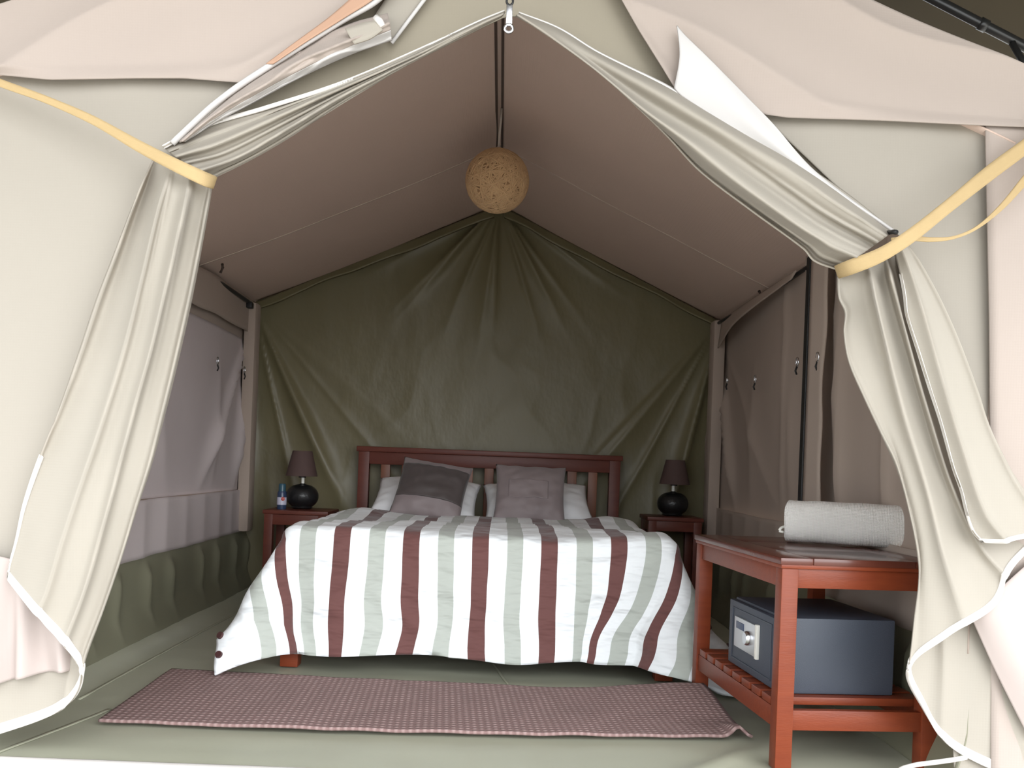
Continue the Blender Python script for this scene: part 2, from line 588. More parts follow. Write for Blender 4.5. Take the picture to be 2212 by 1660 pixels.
# ceiling: two slopes
def slope(x0, z0, x1, z1, seed):
    n, m = 40, 60
    G = np.zeros((n + 1, m + 1, 3))
    for i in range(n + 1):
        t = i / n
        for j in range(m + 1):
            y = 2.46 + (YB + 0.02 - 2.46) * j / m
            sag = 0.022 * math.sin(math.pi * t) * (0.6 + 0.4 * math.sin(y * 1.4 + seed)) + 0.006 * nz(t * 3, y * 1.5, seed)
            G[i, j] = (x0 + (x1 - x0) * t, y, z0 + (z1 - z0) * t - sag)
    return G


Gl, Gr = slope(XA, ZA, XL - 0.03, ZE - 0.012, 1), slope(XA, ZA, XR + 0.03, ZE - 0.012, 5)
ce = grid_obj('ceiling', np.concatenate([Gl[::-1], Gr[1:]]), M['ceiling'], None, 0.004)
tag(ce, kind='structure')
for Gs in (Gl, Gr):
    for yy, w in ((4.62, 1),):
        j = int((yy - 2.46) / (YB + 0.02 - 2.46) * 60)
        a = [(p[0], p[1] - 0.006, p[2] - 0.004) for p in Gs[:, j]]
        b = [(p[0], p[1] + 0.006, p[2] - 0.004) for p in Gs[:, j]]
        o = grid_obj('roof_seam', loft([a, b], 40, 2), M['roofseam'], ce, 0.002)
for x, y, Y in ((480, 577, 4.62), (1640, 622, 4.62)):
    q = P(x, y, Y)
    q = (q[0], Y, roof_z(q[0]) - 0.03)
    tube('roof_toggle', [q, (q[0] + 0.006, Y - 0.01, q[2] - 0.018), (q[0] - 0.004, Y - 0.012, q[2] - 0.045)], 0.007, M['darktape'], ce, 8)
tape = empty('ridge_tape')
tape.parent = ce
for k, x in enumerate((XA - 0.013, XA + 0.012)):
    o = bm_obj('tape_edge', add_box(bmesh.new(), x - 0.005, x + 0.005, 2.55, YB - 0.02, ZA - 0.012 - 0.004 * k, ZA - 0.006), M['darktape'], tape)

# side walls
def side_wall(X, sg, seed):
    def d(y, z):
        w = 0.0
        # folds hanging from the back corner post, fanning forward and down
        r = math.hypot(y - YB, z - 1.62)
        a = math.atan2(YB - y, 1.62 - z)
        w += 0.050 * ridge(a * 7 + seed + 0.5 * nz(a * 4, r, seed)) ** 2 * smooth01(r, 0.1, 0.5) * smooth01(a, 1.15, 0.6)
        w += 0.020 * ridge(y * 4.5 + 1.2 * nz(y * 1.5, z * 0.7, seed)) ** 2 * smooth01(z, 1.5, 1.0)
        w += 0.035 * ridge(y * 8.0 + 1.4 * nz(y * 1.5, z * 0.6, seed + 8)) ** 3 * smooth01(y, 4.6, 4.0) if sg > 0 else 0
        w += 0.02 * nz(y * 1.3, z * 1.2, seed + 3)
        return w * (0.15 + 0.85 * smooth01(z, 0.58, 0.85))
    return d


def wall_piece(name, X, sg, y0, y1, z0, z1, dfun, m, parent, n=120, k=70, push=0.0, wob=0.0):
    G = np.zeros((k + 1, n + 1, 3))
    for j in range(k + 1):
        for i in range(n + 1):
            y = y0 + (y1 - y0) * i / n
            za, zb = z0 + wob * nz(y * 3, 2), z1 + wob * nz(y * 3, 2)
            z = za + (zb - za) * j / k
            G[j, i] = (X - sg * (dfun(y, z) + push), y, z)
    return grid_obj(name, G, m, parent, 0.004)


for side, X, sg, seed in (('left', XL, -1, 1.0), ('right', XR, 1, 6.0)):
    df = side_wall(X, sg, seed)
    dfs = lambda y, z, df=df: 0.030 * ridge(y * 10 + 1.6 * nz(y * 2.0, z * 0.9, seed) + z * 1.5) ** 2 * smooth01(z, 0.0, 0.25) * smooth01(z, 0.352, 0.27) + 0.05 * smooth01(z, 0.16, 0.0)
    wl = wall_piece('wall_' + side, X, sg, 2.47, YB, 0.55, ZE + 0.02, df, M['sidewall'], None)
    tag(wl, kind='structure')
    o = wall_piece('lower_wall_strip', X, sg, 2.47, YB, 0.36, 0.60, lambda y, z: 0.01 * nz(y * 3, z) + 0.008 * ridge(y * 12), M['screen'] if side == 'left' else M['sidewall'], wl, 160, 12, 0.034, 0.004)
    o = wall_piece('groundsheet_skirt', X, sg, 2.47, YB, 0.0, 0.385, dfs, M['skirt'], wl, 200, 40, 0.016, 0.0)
    if side == 'left':
        o = wall_piece('window_cloth', X, sg, 2.55, 5.44, 0.60, 1.46, df, M['screen'], wl, 120, 50, 0.006)
        o['label'] = 'lilac grey window cloth'
        o = wall_piece('valance', X, sg, 2.5, YB - 0.1, 1.50, 1.69, lambda y, z: 0.012 + 0.01 * nz(y * 2, z, 5), M['sidewall'], wl, 80, 8, 0.03, 0.015)
    # sleeve of the corner post
    xs = X - sg * 0.05
    bm = bmesh.new()
    for y0, y1, xa, xb in ((5.40, 5.52, xs - 0.035, xs + 0.035),):
        add_box(bm, xa, xb, y0, y1, 0.36, ZE - 0.03, 0.02)
    o = bm_obj('corner_post_sleeve', bm, M['sidewall'], wl, True)

wl, wr = bpy.data.objects['wall_left'], bpy.data.objects['wall_right']
# dark zip and its flap on the right wall
bm = bmesh.new()
add_box(bm, XR - 0.100, XR - 0.075, 3.69, 3.73, 0.70, 1.66, 0.004)
o = bm_obj('zip', bm, M['black'], wr); o['label'] = 'dark zip line'
a = [(XR - 0.075 - 0.012 * nz(z * 4, 3), 3.55 + 0.015 * nz(z * 2, 1), z) for z in np.linspace(0.66, 1.68, 30)]
b = [(XR - 0.095, 3.675 + 0.006 * nz(z * 3, 7), z) for z in np.linspace(0.66, 1.68, 30)]
grid_obj('zip_flap', loft([a, b], 50, 6), M['sidewall'], wr, 0.006)
# sagging flap under the right eave
a = [P(1573, 690, 5.35), P(1640, 650, 4.75), P(1735, 585, 4.02)]
a = [(XR - 0.05, p[1], p[2]) for p in a]
b = [(XR - 0.07, 5.35, 1.50), (XR - 0.10, 4.85, 1.57), (XR - 0.06, 4.05, 1.64)]
grid_obj('eave_flap', loft([a, b], 40, 8), M['sidewall'], wr, 0.006)
# dark eave lines
tube('eave_cord', cr([(XL + 0.03, 2.6, ZE - 0.015), (XL + 0.035, 3.8, ZE - 0.03), (XL + 0.03, 4.6, ZE - 0.02), (XL + 0.06, 5.38, ZE - 0.045)], 40), 0.011, M['black'], wl)
tube('eave_cord', cr([(XR - 0.03, 2.6, ZE - 0.015), (XR - 0.035, 3.8, ZE - 0.035), (XR - 0.03, 4.6, ZE - 0.04), (XR - 0.06, 5.4, ZE - 0.05)], 40), 0.009, M['black'], wr)
bm = bmesh.new()
add_box(bm, XL + 0.04, XL + 0.075, 5.34, 5.39, ZE - 0.075, ZE - 0.04, 0.008)
o = bm_obj('cord_clip', bm, M['black'], wl, True)
# eyelets
for (x, y, wall, X, sg) in ((470, 780, wl, XL, -1), (528, 800, wl, XL, -1), (1722, 783, wr, XR, 1), (1766, 772, wr, XR, 1), (1571, 822, wr, XR, 1), (1631, 820, wr, XR, 1)):
    d0 = P(x, y, 1.0)
    Xe = X - sg * 0.085
    Y = Xe / d0[0]
    c = P(x, y, Y)
    pts = [(c[0], c[1] + 0.013 * math.cos(q), c[2] + 0.018 * math.sin(q)) for q in np.linspace(0, 2 * math.pi, 12, endpoint=False)]
    tube('eyelet', pts, 0.0035, M['steel'], wall, 6, True)
    tube('eyelet_loop', [(c[0], c[1], c[2] - 0.018), (c[0] - sg * 0.006, c[1], c[2] - 0.035), (c[0], c[1], c[2] - 0.05)], 0.004, M['black'], wall, 6)

# ------------------------------------------------------------------ front of the tent
YP = 2.49          # plane of the front panels


def outer_z(x):
    return 2.43 - (0.39 if x > -0.1 else 0.394) * abs(x + 0.10)


def PL(pts, Y):
    return [P(x, y, Y) for x, y in pts]


# centre panel above the doorway
bot = lin(PL([(380, 330), (420, 310), (573, 245), (740, 195), (900, 125), (1040, 55), (1093, 30), (1120, 30), (1206, 75), (1300, 135), (1440, 230), (1624, 370), (1790, 460)], YP), 120)
top = np.array([(p[0], YP, max(outer_z(p[0]) - 0.02, p[2] + 0.02)) for p in bot])
Gc = np.zeros((30, 120, 3))
for i in range(30):
    t = i / 29
    Gc[i] = bot * (1 - t) + top * t
    for j in range(120):
        Gc[i, j, 1] += 0.015 + 0.006 * nz(Gc[i, j, 0] * 3, Gc[i, j, 2] * 3, 1)
wf = grid_obj('wall_front', Gc, M['centre'], None, 0.004)
tag(wf, kind='structure')

# lower panels beside the doorway
def flat_panel(name, left, right, Y, m, seed, nt=80, ns=60, amp=0.012):
    return grid_obj(name, loft([PL(left, Y), PL(right, Y)], nt, ns, lambda s, t, p: (0, amp * nz(p[0] * 2.2, p[2] * 1.6, seed) + 0.4 * amp * nz(p[0] * 7, p[2] * 2, seed), 0), True), m, wf, 0.004)


o = flat_panel('door_side_panel', [(-420, 140), (-420, 1700)], [(530, 165), (400, 330), (330, 500), (150, 1000), (30, 1300), (-80, 1500), (-80, 1690)], 2.49, M['panel'], 3)
o['label'] = 'beige panel left of the doorway'
o = flat_panel('door_side_panel', [(1630, 235), (1800, 400), (1955, 520), (1990, 760), (2030, 1000), (2060, 1700)], [(2150, 255), (2150, 1700)], 2.49, M['panel'], 9)
o['label'] = 'beige panel right of the doorway'
# pinkish corner band on the right, in front of the panel
band = loft([PL([(2128, 262), (2133, 500), (2137, 700), (2140, 1000), (2140, 1700)], 2.465), PL([(2600, 262), (2600, 1700)], 2.465)], 60, 24,
            lambda s, t, p: (0, 0.01 * nz(p[0] * 4, p[2] * 1.5, 5), 0), True)
grid_obj('corner_band', band, M['gable'], wf, 0.006)
# side wall of the tent beyond the corner is the fabric of the corner band turning away

# gable flaps: hem, then the slanted edge up towards the peak
def gable(name, hem, seed, m, label):
    n = 140
    bot = lin(PL(hem, 2.455), n)
    k = 60
    G = np.zeros((k + 1, n, 3))
    for j in range(n):
        x = bot[j, 0]
        zt = max(outer_z(x), bot[j, 2] + 0.01)
        for i in range(k + 1):
            t = i / k
            z = bot[j, 2] + (zt - bot[j, 2]) * t
            sl = z + (0.45 if x > 0 else -0.5) * x
            dd = 0.042 * ridge(sl * 9.0 + 1.4 * nz(x * 1.5, z * 1.5, seed)) ** 2 * (0.5 + 0.5 * nz(x * 1.2, z, seed + 1)) + 0.012 * nz(x * 2, z * 3, seed)
            G[i, j] = (x, 2.455 - dd * smooth01(t, 0.0, 0.12) - 0.008 * smooth01(t, 0.15, 0.0), z)
    o = grid_obj(name, G, m, wf, 0.004)
    o['label'] = label
    return G


gl = gable('gable_flap', [(-560, 150), (-200, 160), (0, 165), (110, 175), (300, 172), (400, 172), (524, 182), (600, 130), (740, 44), (815, 0), (870, -60), (960, -200)], 2, M['gable'], 'pinkish cream gable flap left of the peak')
gr = gable('gable_flap', [(1300, -75), (1340, 0), (1380, 70), (1430, 150), (1458, 196), (1500, 205), (1560, 215), (1650, 250), (1700, 257), (1900, 263), (2128, 274), (2400, 285), (2700, 292)], 8, M['gable'], 'pinkish cream gable flap right of the peak')
# peach band along the slanted edge of the left flap
o = grid_obj('peach_band', loft([PL([(575, 138), (640, 90), (720, 30), (800, -45), (870, -130)], 2.418), PL([(590, 138), (665, 88), (745, 38), (815, -8), (880, -75)], 2.412)], 40, 6), M['peach'], wf, 0.003)
o['label'] = 'peach band along the slanted flap edge'
# edge tape of that flap
tube('flap_edge', cr(PL([(372, 310), (411, 273), (460, 228), (523, 181), (640, 106), (740, 44), (815, 0), (870, -60)], 2.425), 60), 0.008, M['white_flap'], wf)
# bunched, rolled cloth between the flap edge and the curtain
def roll_d(s, t, p):
    return (0, -0.045 * math.sin(math.pi * s) - 0.016 * ridge(s * 7 + 1.6 * nz(s * 2, t * 4, 3)) ** 2 + 0.010 * nz(s * 5, t * 14, 6), 0)


Gq = loft([PL([(385, 308), (420, 278), (523, 190), (640, 117), (740, 58), (838, 30)], 2.455),
           PL([(395, 305), (445, 262), (545, 198), (650, 140), (760, 85), (842, 52)], 2.435),
           PL([(400, 306), (470, 264), (560, 214), (650, 166), (760, 116), (846, 86)], 2.455)], 120, 40, roll_d, keep=True)
o = grid_obj('rolled_flap', Gq[:, :27], M['gable'], wf, 0.004)
o = grid_obj('rolled_flap', Gq[:, 26:], M['white_flap'], wf, 0.004)
# loose tail of the flap above the roll
grid_obj('flap_tail', loft([PL([(812, 30), (850, -30), (900, -120)], 2.47), PL([(848, 92), (916, 0), (980, -90)], 2.478)], 20, 8), M['curtain'], wf, 0.004)
tube('flap_tail_edge', PL([(846, 93), (880, 48), (916, 0), (960, -62)], 2.47), 0.005, M['white_flap'], wf)
# toggle and loop that hold the roll
tube('toggle', [P(812, 38, 2.38), P(820, 46, 2.375), P(826, 57, 2.38)], 0.009, M['trim'], wf, 8)
o = grid_obj('roll_strap', loft([PL([(745, 62), (790, 48), (822, 44)], 2.378), PL([(765, 96), (800, 84), (826, 66)], 2.378)], 20, 5), M['curtain'], wf, 0.005)
# the white lining folded over on the right flap
Gw = loft([PL([(1462, 56), (1478, 76), (1549, 146), (1661, 258), (1759, 370), (1935, 500)], 2.425),
           PL([(1468, 120), (1500, 150), (1560, 205), (1650, 290), (1755, 378), (1930, 500)], 2.415),
           PL([(1456, 190), (1470, 205), (1527, 242), (1624, 305), (1740, 378), (1925, 505)], 2.43)], 90, 24,
          lambda s, t, p: (0, 0.006 * nz(s * 2, t * 4, 2), 0))
o = grid_obj('folded_lining', Gw, M['white_flap'], wf, 0.004)
o['label'] = 'white lining folded over the slanted flap edge'

# ------------------------------------------------------------------ curtains
def curtain(name, label, upper, lower, layer=None):
    pass


# ---- left curtain
cl = empty('door_curtain', P(300, 1000, 2.42))
tag(cl, 'cream canvas door curtain tied back on the left, beside the striped bed', 'curtain', 'canvas door curtains tied back')
L0 = tuple(cl.location)


def part(name, G, m, parent, solid=0.004):
    return grid_obj(name, G - np.array(parent.location), m, parent, solid)


def up_d(s, t, p):
    w = smooth01(t, 0.02, 0.5)
    f = 0.030 * ridge(2.6 * s * math.pi + 0.4 + 0.5 * nz(s * 2, t * 3, 1)) ** 2 + 0.012 * ridge(5.5 * s * math.pi + 0.8 * nz(s * 3, t * 3, 8)) ** 2
    return (0, -f * w * 1.3 - 0.02 * math.sin(math.pi * s), 0)


GU = loft([PL([(1091, 25), (1037, 47), (902, 110), (740, 179), (573, 233), (438, 273), (352, 318)], 2.455),
           PL([(1088, 30), (1042, 50), (900, 122), (735, 200), (560, 288), (470, 330), (395, 350)], 2.43),
           PL([(1083, 36), (1057, 49), (889, 135), (842, 162), (740, 223), (641, 287), (560, 335), (458, 388)], 2.45)], 130, 60, up_d, keep=True)
part('upper_drape', GU, M['curtain'], cl)
part('edge_trim', GU[:, :5], M['trim'], cl, 0.010)


def hang_d(s, t, p):
    w = smooth01(t, 0.0, 0.08)
    near = 1.0 if s < 0.62 else 0.5
    f = 0.034 * ridge(6.5 * s * math.pi * 0.8 + 0.6 * nz(s * 3, t * 1.5, 2)) ** 2 * (1 - 0.55 * t) + 0.022 * math.exp(-t * 5) * ridge(15 * s + nz(s * 5, t * 3)) ** 2
    f += 0.014 * nz(s * 4, t * 3, 9)
    return (0, -f * near * (0.5 + w), 0)


GH = loft([PL([(330, 347), (297, 421), (243, 560), (210, 645), (175, 750), (129, 882), (80, 1005), (52, 1089), (34, 1167), (20, 1218), (16, 1250)], 2.44),
           PL([(372, 360), (345, 450), (310, 600), (270, 760), (225, 900), (170, 1060), (130, 1180), (100, 1280), (78, 1330)], 2.375),
           PL([(415, 378), (400, 460), (372, 600), (335, 760), (295, 900), (250, 1060), (215, 1180), (180, 1290), (138, 1396)], 2.37),
           PL([(457, 392), (452, 432), (433, 540), (416, 631), (398, 715), (377, 806), (360, 875), (329, 994), (293, 1105), (260, 1211), (219, 1329), (185, 1420), (176, 1466)], 2.42),
           PL([(440, 388), (420, 500), (360, 760), (290, 1000), (200, 1250), (150, 1400), (122, 1541)], 2.47),
           PL([(400, 380), (350, 560), (240, 800), (120, 1100), (20, 1350), (-60, 1604)], 2.475)], 150, 110, hang_d, keep=True)
part('hanging_drape', GH, M['curtain'], cl)
part('hem_trim', GH[-4:], M['trim'], cl, 0.010)
part('edge_trim', GH[106:, :3], M['trim'], cl, 0.010)
# pale liner inside the cone of the curtain
GI = loft([PL([(160, 1250), (165, 1350), (166, 1447)], 2.455), PL([(60, 1220), (60, 1350), (60, 1462)], 2.445), PL([(-80, 1180), (-80, 1350), (-80, 1500)], 2.45)], 40, 40,
          lambda s, t, p: (0, 0.018 * math.sin(s * 22 + 2 * nz(s * 3, t)) * (0.3 + t), 0))
o = part('liner', GI, M['liner'], cl)
o['label'] = 'pale pink inner liner'

# ---- right curtain
c2 = empty('door_curtain', P(1950, 1000, 2.42))
tag(c2, 'cream canvas door curtain tied back on the right, beside the wooden table', 'curtain', 'canvas door curtains tied back')


def up2(s, t, p):
    w = smooth01(t, 0.02, 0.4)
    f = 0.026 * (1 - math.cos(4.4 * math.pi * s ** 0.9 + 0.4 * nz(s * 2, t * 2, 4))) + 0.014 * ridge(6.0 * s * math.pi + 0.8 * nz(s * 3, t * 4, 3)) ** 2 * smooth01(t, 0.5, 1)
    return (0, -f * w * 1.2 - 0.02 * math.sin(math.pi * s), 0)


GU2 = loft([PL([(1120, 29), (1206, 62), (1290, 113), (1440, 186), (1527, 239), (1624, 295), (1721, 347), (1833, 422), (1930, 500)], 2.45),
            PL([(1118, 32), (1190, 78), (1270, 135), (1400, 235), (1520, 312), (1640, 400), (1760, 480), (1875, 540)], 2.41),
            PL([(1114, 34), (1149, 54), (1226, 105), (1304, 162), (1361, 216), (1440, 293), (1512, 370), (1624, 456), (1736, 538), (1759, 564), (1812, 584)], 2.45)], 150, 70, up2, keep=True)
part('upper_drape', GU2, M['curtain'], c2)
part('edge_trim', GU2[:70, :4], M['trim'], c2, 0.009)


def hang2(s, t, p):
    w = smooth01(t, 0.0, 0.06)
    f = 0.040 * ridge(4.6 * s * math.pi + 0.9 + 0.5 * nz(s * 3, t * 1.2, 12)) ** 2 * (1 - 0.5 * t) + 0.020 * math.exp(-t * 4) * ridge(17 * s + nz(s * 5, t * 3)) ** 2
    f += 0.012 * nz(s * 4, t * 3, 19)
    return (0, -f * (1.0 if s < 0.6 else 0.4) * (0.4 + w), 0)


GB = loft([PL([(1935, 550), (1975, 700), (2020, 860), (2065, 1000), (2110, 1110), (2225, 1186)], 2.45),
           PL([(1918, 556), (1960, 720), (2010, 900), (2060, 1050), (2120, 1170), (2181, 1236)], 2.43),
           PL([(1895, 566), (1935, 720), (1985, 900), (2040, 1080), (2090, 1210), (2146, 1312)], 2.41),
           PL([(1860, 582), (1885, 720), (1930, 900), (1985, 1080), (2015, 1240), (2043, 1378)], 2.39),
           PL([(1811, 598), (1813, 641), (1828, 673), (1825, 715), (1835, 778), (1867, 854), (1902, 928), (1937, 1001), (1968, 1117), (1985, 1205), (1985, 1262), (1976, 1335), (1969, 1403), (1963, 1445)], 2.42),
           PL([(1830, 598), (1850, 760), (1920, 950), (1985, 1150), (2000, 1350), (1990, 1525)], 2.475),
           PL([(1850, 596), (1900, 760), (1980, 950), (2030, 1150), (2060, 1400), (2060, 1620)], 2.48),
           PL([(1900, 580), (1980, 760), (2060, 950), (2150, 1150), (2200, 1400), (2230, 1700)], 2.46)], 150, 120, hang2, keep=True)
part('hanging_drape', GB, M['curtain'], c2)
part('hem_trim', GB[-4:], M['trim'], c2, 0.010)

GA = loft([PL([(1930, 525), (1945, 590), (1954, 641), (1958, 680), (1982, 757), (2007, 837), (2031, 910), (2059, 1012), (2076, 1060), (2087, 1107), (2101, 1148), (2122, 1172)], 2.365),
           PL([(1938, 520), (1975, 640), (2020, 800), (2075, 980), (2120, 1110), (2168, 1172)], 2.355),
           PL([(1945, 516), (2010, 640), (2075, 800), (2130, 960), (2190, 1090), (2240, 1158)], 2.37),
           PL([(1952, 512), (2050, 690), (2110, 840), (2140, 930), (2212, 1060), (2300, 1145)], 2.41)], 120, 60,
          lambda s, t, p: (0, -0.016 * ridge(2.2 * s * math.pi + 0.8 + 0.4 * nz(s * 2, t * 2, 5)) ** 2 * (0.4 + smooth01(t, 0, 0.1)), 0))
part('outer_drape', GA, M['curtain'], c2)
part('hem_trim', GA[-3:], M['trim'], c2, 0.009)
part('edge_trim', GA[12:, :3], M['trim'], c2, 0.009)
GI = loft([PL([(2098, 1335), (2150, 1450), (2225, 1600)], 2.44), PL([(2140, 1290), (2190, 1400), (2270, 1560)], 2.42), PL([(2240, 1200), (2290, 1450), (2330, 1650)], 2.45)], 40, 20)
part('liner', GI, M['liner'], c2)['label'] = 'pale pink inner liner'

# ---- tieback straps
def strap(name, label, up, lo, ys):
    a = [P(x, y, Y) for (x, y), Y in zip(up, ys)]
    b = [P(x, y, Y) for (x, y), Y in zip(lo, ys)]
    G = loft([a, b], 90, 5)
    o = grid_obj(name, G, M['strap'], None, 0.003, None, a[len(a) // 2])
    return tag(o, label, 'strap', 'tieback straps of the door curtains')


strap('tieback_strap', 'yellow webbing strap drawn taut across the left curtain',
      [(-150, 110), (0, 170), (100, 207), (200, 249), (300, 302), (380, 342), (440, 370), (468, 383), (450, 388)],
      [(-150, 128), (0, 188), (100, 224), (200, 270), (300, 330), (380, 373), (440, 402), (460, 408), (446, 405)],
      [2.42, 2.40, 2.39, 2.375, 2.34, 2.305, 2.315, 2.37, 2.44])
strap('tieback_strap', 'yellow webbing strap drawn taut across the right curtain',
      [(1822, 575), (1803, 575), (1830, 563), (1900, 535), (1960, 497), (2040, 435), (2130, 360), (2212, 300), (2330, 215)],
      [(1830, 600), (1812, 602), (1842, 593), (1905, 567), (1972, 525), (2050, 462), (2140, 392), (2212, 338), (2330, 250)],
      [2.47, 2.41, 2.345, 2.31, 2.30, 2.33, 2.37, 2.40, 2.42])
o = strap('tieback_strap', 'slack tan strap end hanging in a curve from the right tieback',
          [(1925, 514), (1965, 509), (2010, 513), (2060, 510), (2110, 488), (2160, 442), (2212, 378), (2330, 240)],
          [(1925, 520), (1965, 520), (2010, 523), (2060, 517), (2110, 496), (2164, 455), (2212, 405), (2330, 275)],
          [2.34, 2.345, 2.36, 2.38, 2.40, 2.41, 2.415, 2.42])
# dark toggle behind the right strap
o = tube('toggle_peg', [P(1918, 503, 2.40), P(1930, 501, 2.35), P(1936, 502, 2.335)], 0.006, M['black'])
tag(o, 'small dark toggle peg tucked behind the right tieback strap', 'toggle')

# hook at the peak of the doorway
hk = empty('hook', P(1101, 10, 2.40))
tag(hk, 'small steel hook hanging at the peak of the doorway', 'hook')
bm = bmesh.new()
add_box(bm, -0.008, 0.008, -0.003, 0.003, -0.055, 0.0, 0.002)
o = bm_obj('hook_plate', bm, M['steel'], hk, True)
ring = [(0.010 * math.cos(a), -0.001, -0.0605 + 0.010 * math.sin(a)) for a in np.linspace(0, 2 * math.pi, 16, endpoint=False)]
tube('hook_eye', ring, 0.004, M['steel'], hk, 8, True)
ring = [(0.008 * math.cos(a), -0.001, 0.008 + 0.010 * math.sin(a)) for a in np.linspace(0, 2 * math.pi, 16, endpoint=False)]
tube('hook_loop', ring, 0.003, M['black'], hk, 8, True)

# ------------------------------------------------------------------ fly sheet over the tent and its frame
Gf = []
for x in (-2.6, -1.4, -0.10, 1.2, 2.6):
    Gf.append([(x, y, 3.02 - 0.42 * abs(x + 0.10) - 0.03 * math.sin((y - 2.2) * 2.2) ** 2) for y in np.linspace(0.45, 6.2, 30)])  # forward reach over the doorway is unseen, added to shade the front canvas
o = grid_obj('fly_sheet', loft(Gf, 40, 61, straight=True), M['fly'], None, 0.004, None, (-0.1, 0.45, 3.02))
tag(o, 'dark olive brown fly sheet stretched above the tent', 'canopy')
pA, pB = Vector(P(2020, 0, 2.9)), Vector(P(2212, 100, 2.9))
dirp = (pB - pA)
po = empty('fly_pole', tuple(pA))
tag(po, 'black steel roof pole under the dark fly sheet', 'pole')
loc = Vector(po.location)
tube('rafter', [tuple(pA - dirp * 0.9 - loc), tuple(pB + dirp * 1.5 - loc)], 0.0155, M['blacksteel'], po, 14)
j0 = Vector(P(2118, 51, 2.9))
tube('joint_sleeve', [tuple(j0 - dirp * 0.015 - loc), tuple(j0 + dirp * 0.07 - loc)], 0.019, M['blacksteel'], po, 14)
j1 = Vector(P(2186, 92, 2.89))
tube('brace', [tuple(j1 - loc), tuple(Vector(P(2250, 205, 2.87)) - loc)], 0.010, M['blacksteel'], po, 12)

# ------------------------------------------------------------------ bed
BX, BXL, BXR = -0.06, -0.81, 0.69
bed = empty('double_bed', (BX, 4.5, 0))
tag(bed, 'red wooden double bed with slatted headboard against the olive back wall', 'bed')
bl = lambda x: x - BX
by = lambda y: y - 4.5
box('mattress', bl(BXL + 0.03), bl(BXR - 0.03), by(3.66), by(5.42), 0.33, 0.495, M['sheet'], bed, 0.04)
for x0, x1 in ((BXL, BXL + 0.035), (BXR - 0.035, BXR)):
    box('side_rail', bl(x0), bl(x1), by(3.70), by(5.45), 0.19, 0.33, M['darkwood'], bed)
box('foot_rail', bl(BXL), bl(BXR), by(3.64), by(3.68), 0.19, 0.33, M['darkwood'], bed)
box('slat_base', bl(BXL + 0.03), bl(BXR - 0.03), by(3.68), by(5.45), 0.27, 0.328, M['darkwood'], bed)
for x in (BXL, BXR - 0.068):
    box('leg', bl(x), bl(x + 0.068), by(3.63), by(3.70), 0.0, 0.30, M['wood'], bed)
hb = box('headboard', bl(BXL - 0.012), bl(BXR + 0.012), by(5.435), by(5.51), 0.845, 0.875, M['darkwood'], bed, 0.006)
hb['label'] = 'slatted wooden headboard'
box('top_rail', bl(BXL + 0.05), bl(BXR - 0.05), by(5.455), by(5.49), 0.775, 0.846, M['darkwood'], hb)
box('lower_rail', bl(BXL + 0.05), bl(BXR - 0.05), by(5.455), by(5.49), 0.40, 0.47, M['darkwood'], hb)
for x in (BXL, BXR - 0.062):
    box('post', bl(x), bl(x + 0.062), by(5.445), by(5.505), 0.0, 0.846, M['darkwood'], hb)
inner0, inner1 = BXL + 0.062, BXR - 0.062
sw = 0.053
gap = (inner1 - inner0 - 11 * sw) / 12
for k in range(11):
    x = inner0 + gap + k * (sw + gap)
    box('slat', bl(x), bl(x + sw), by(5.465), by(5.483), 0.46, 0.785, M['slatwood'], hb)

# duvet
HX, YT, LB = 0.742, 4.93, 1.31
DROP_F, DROP_S = 0.475, 0.48


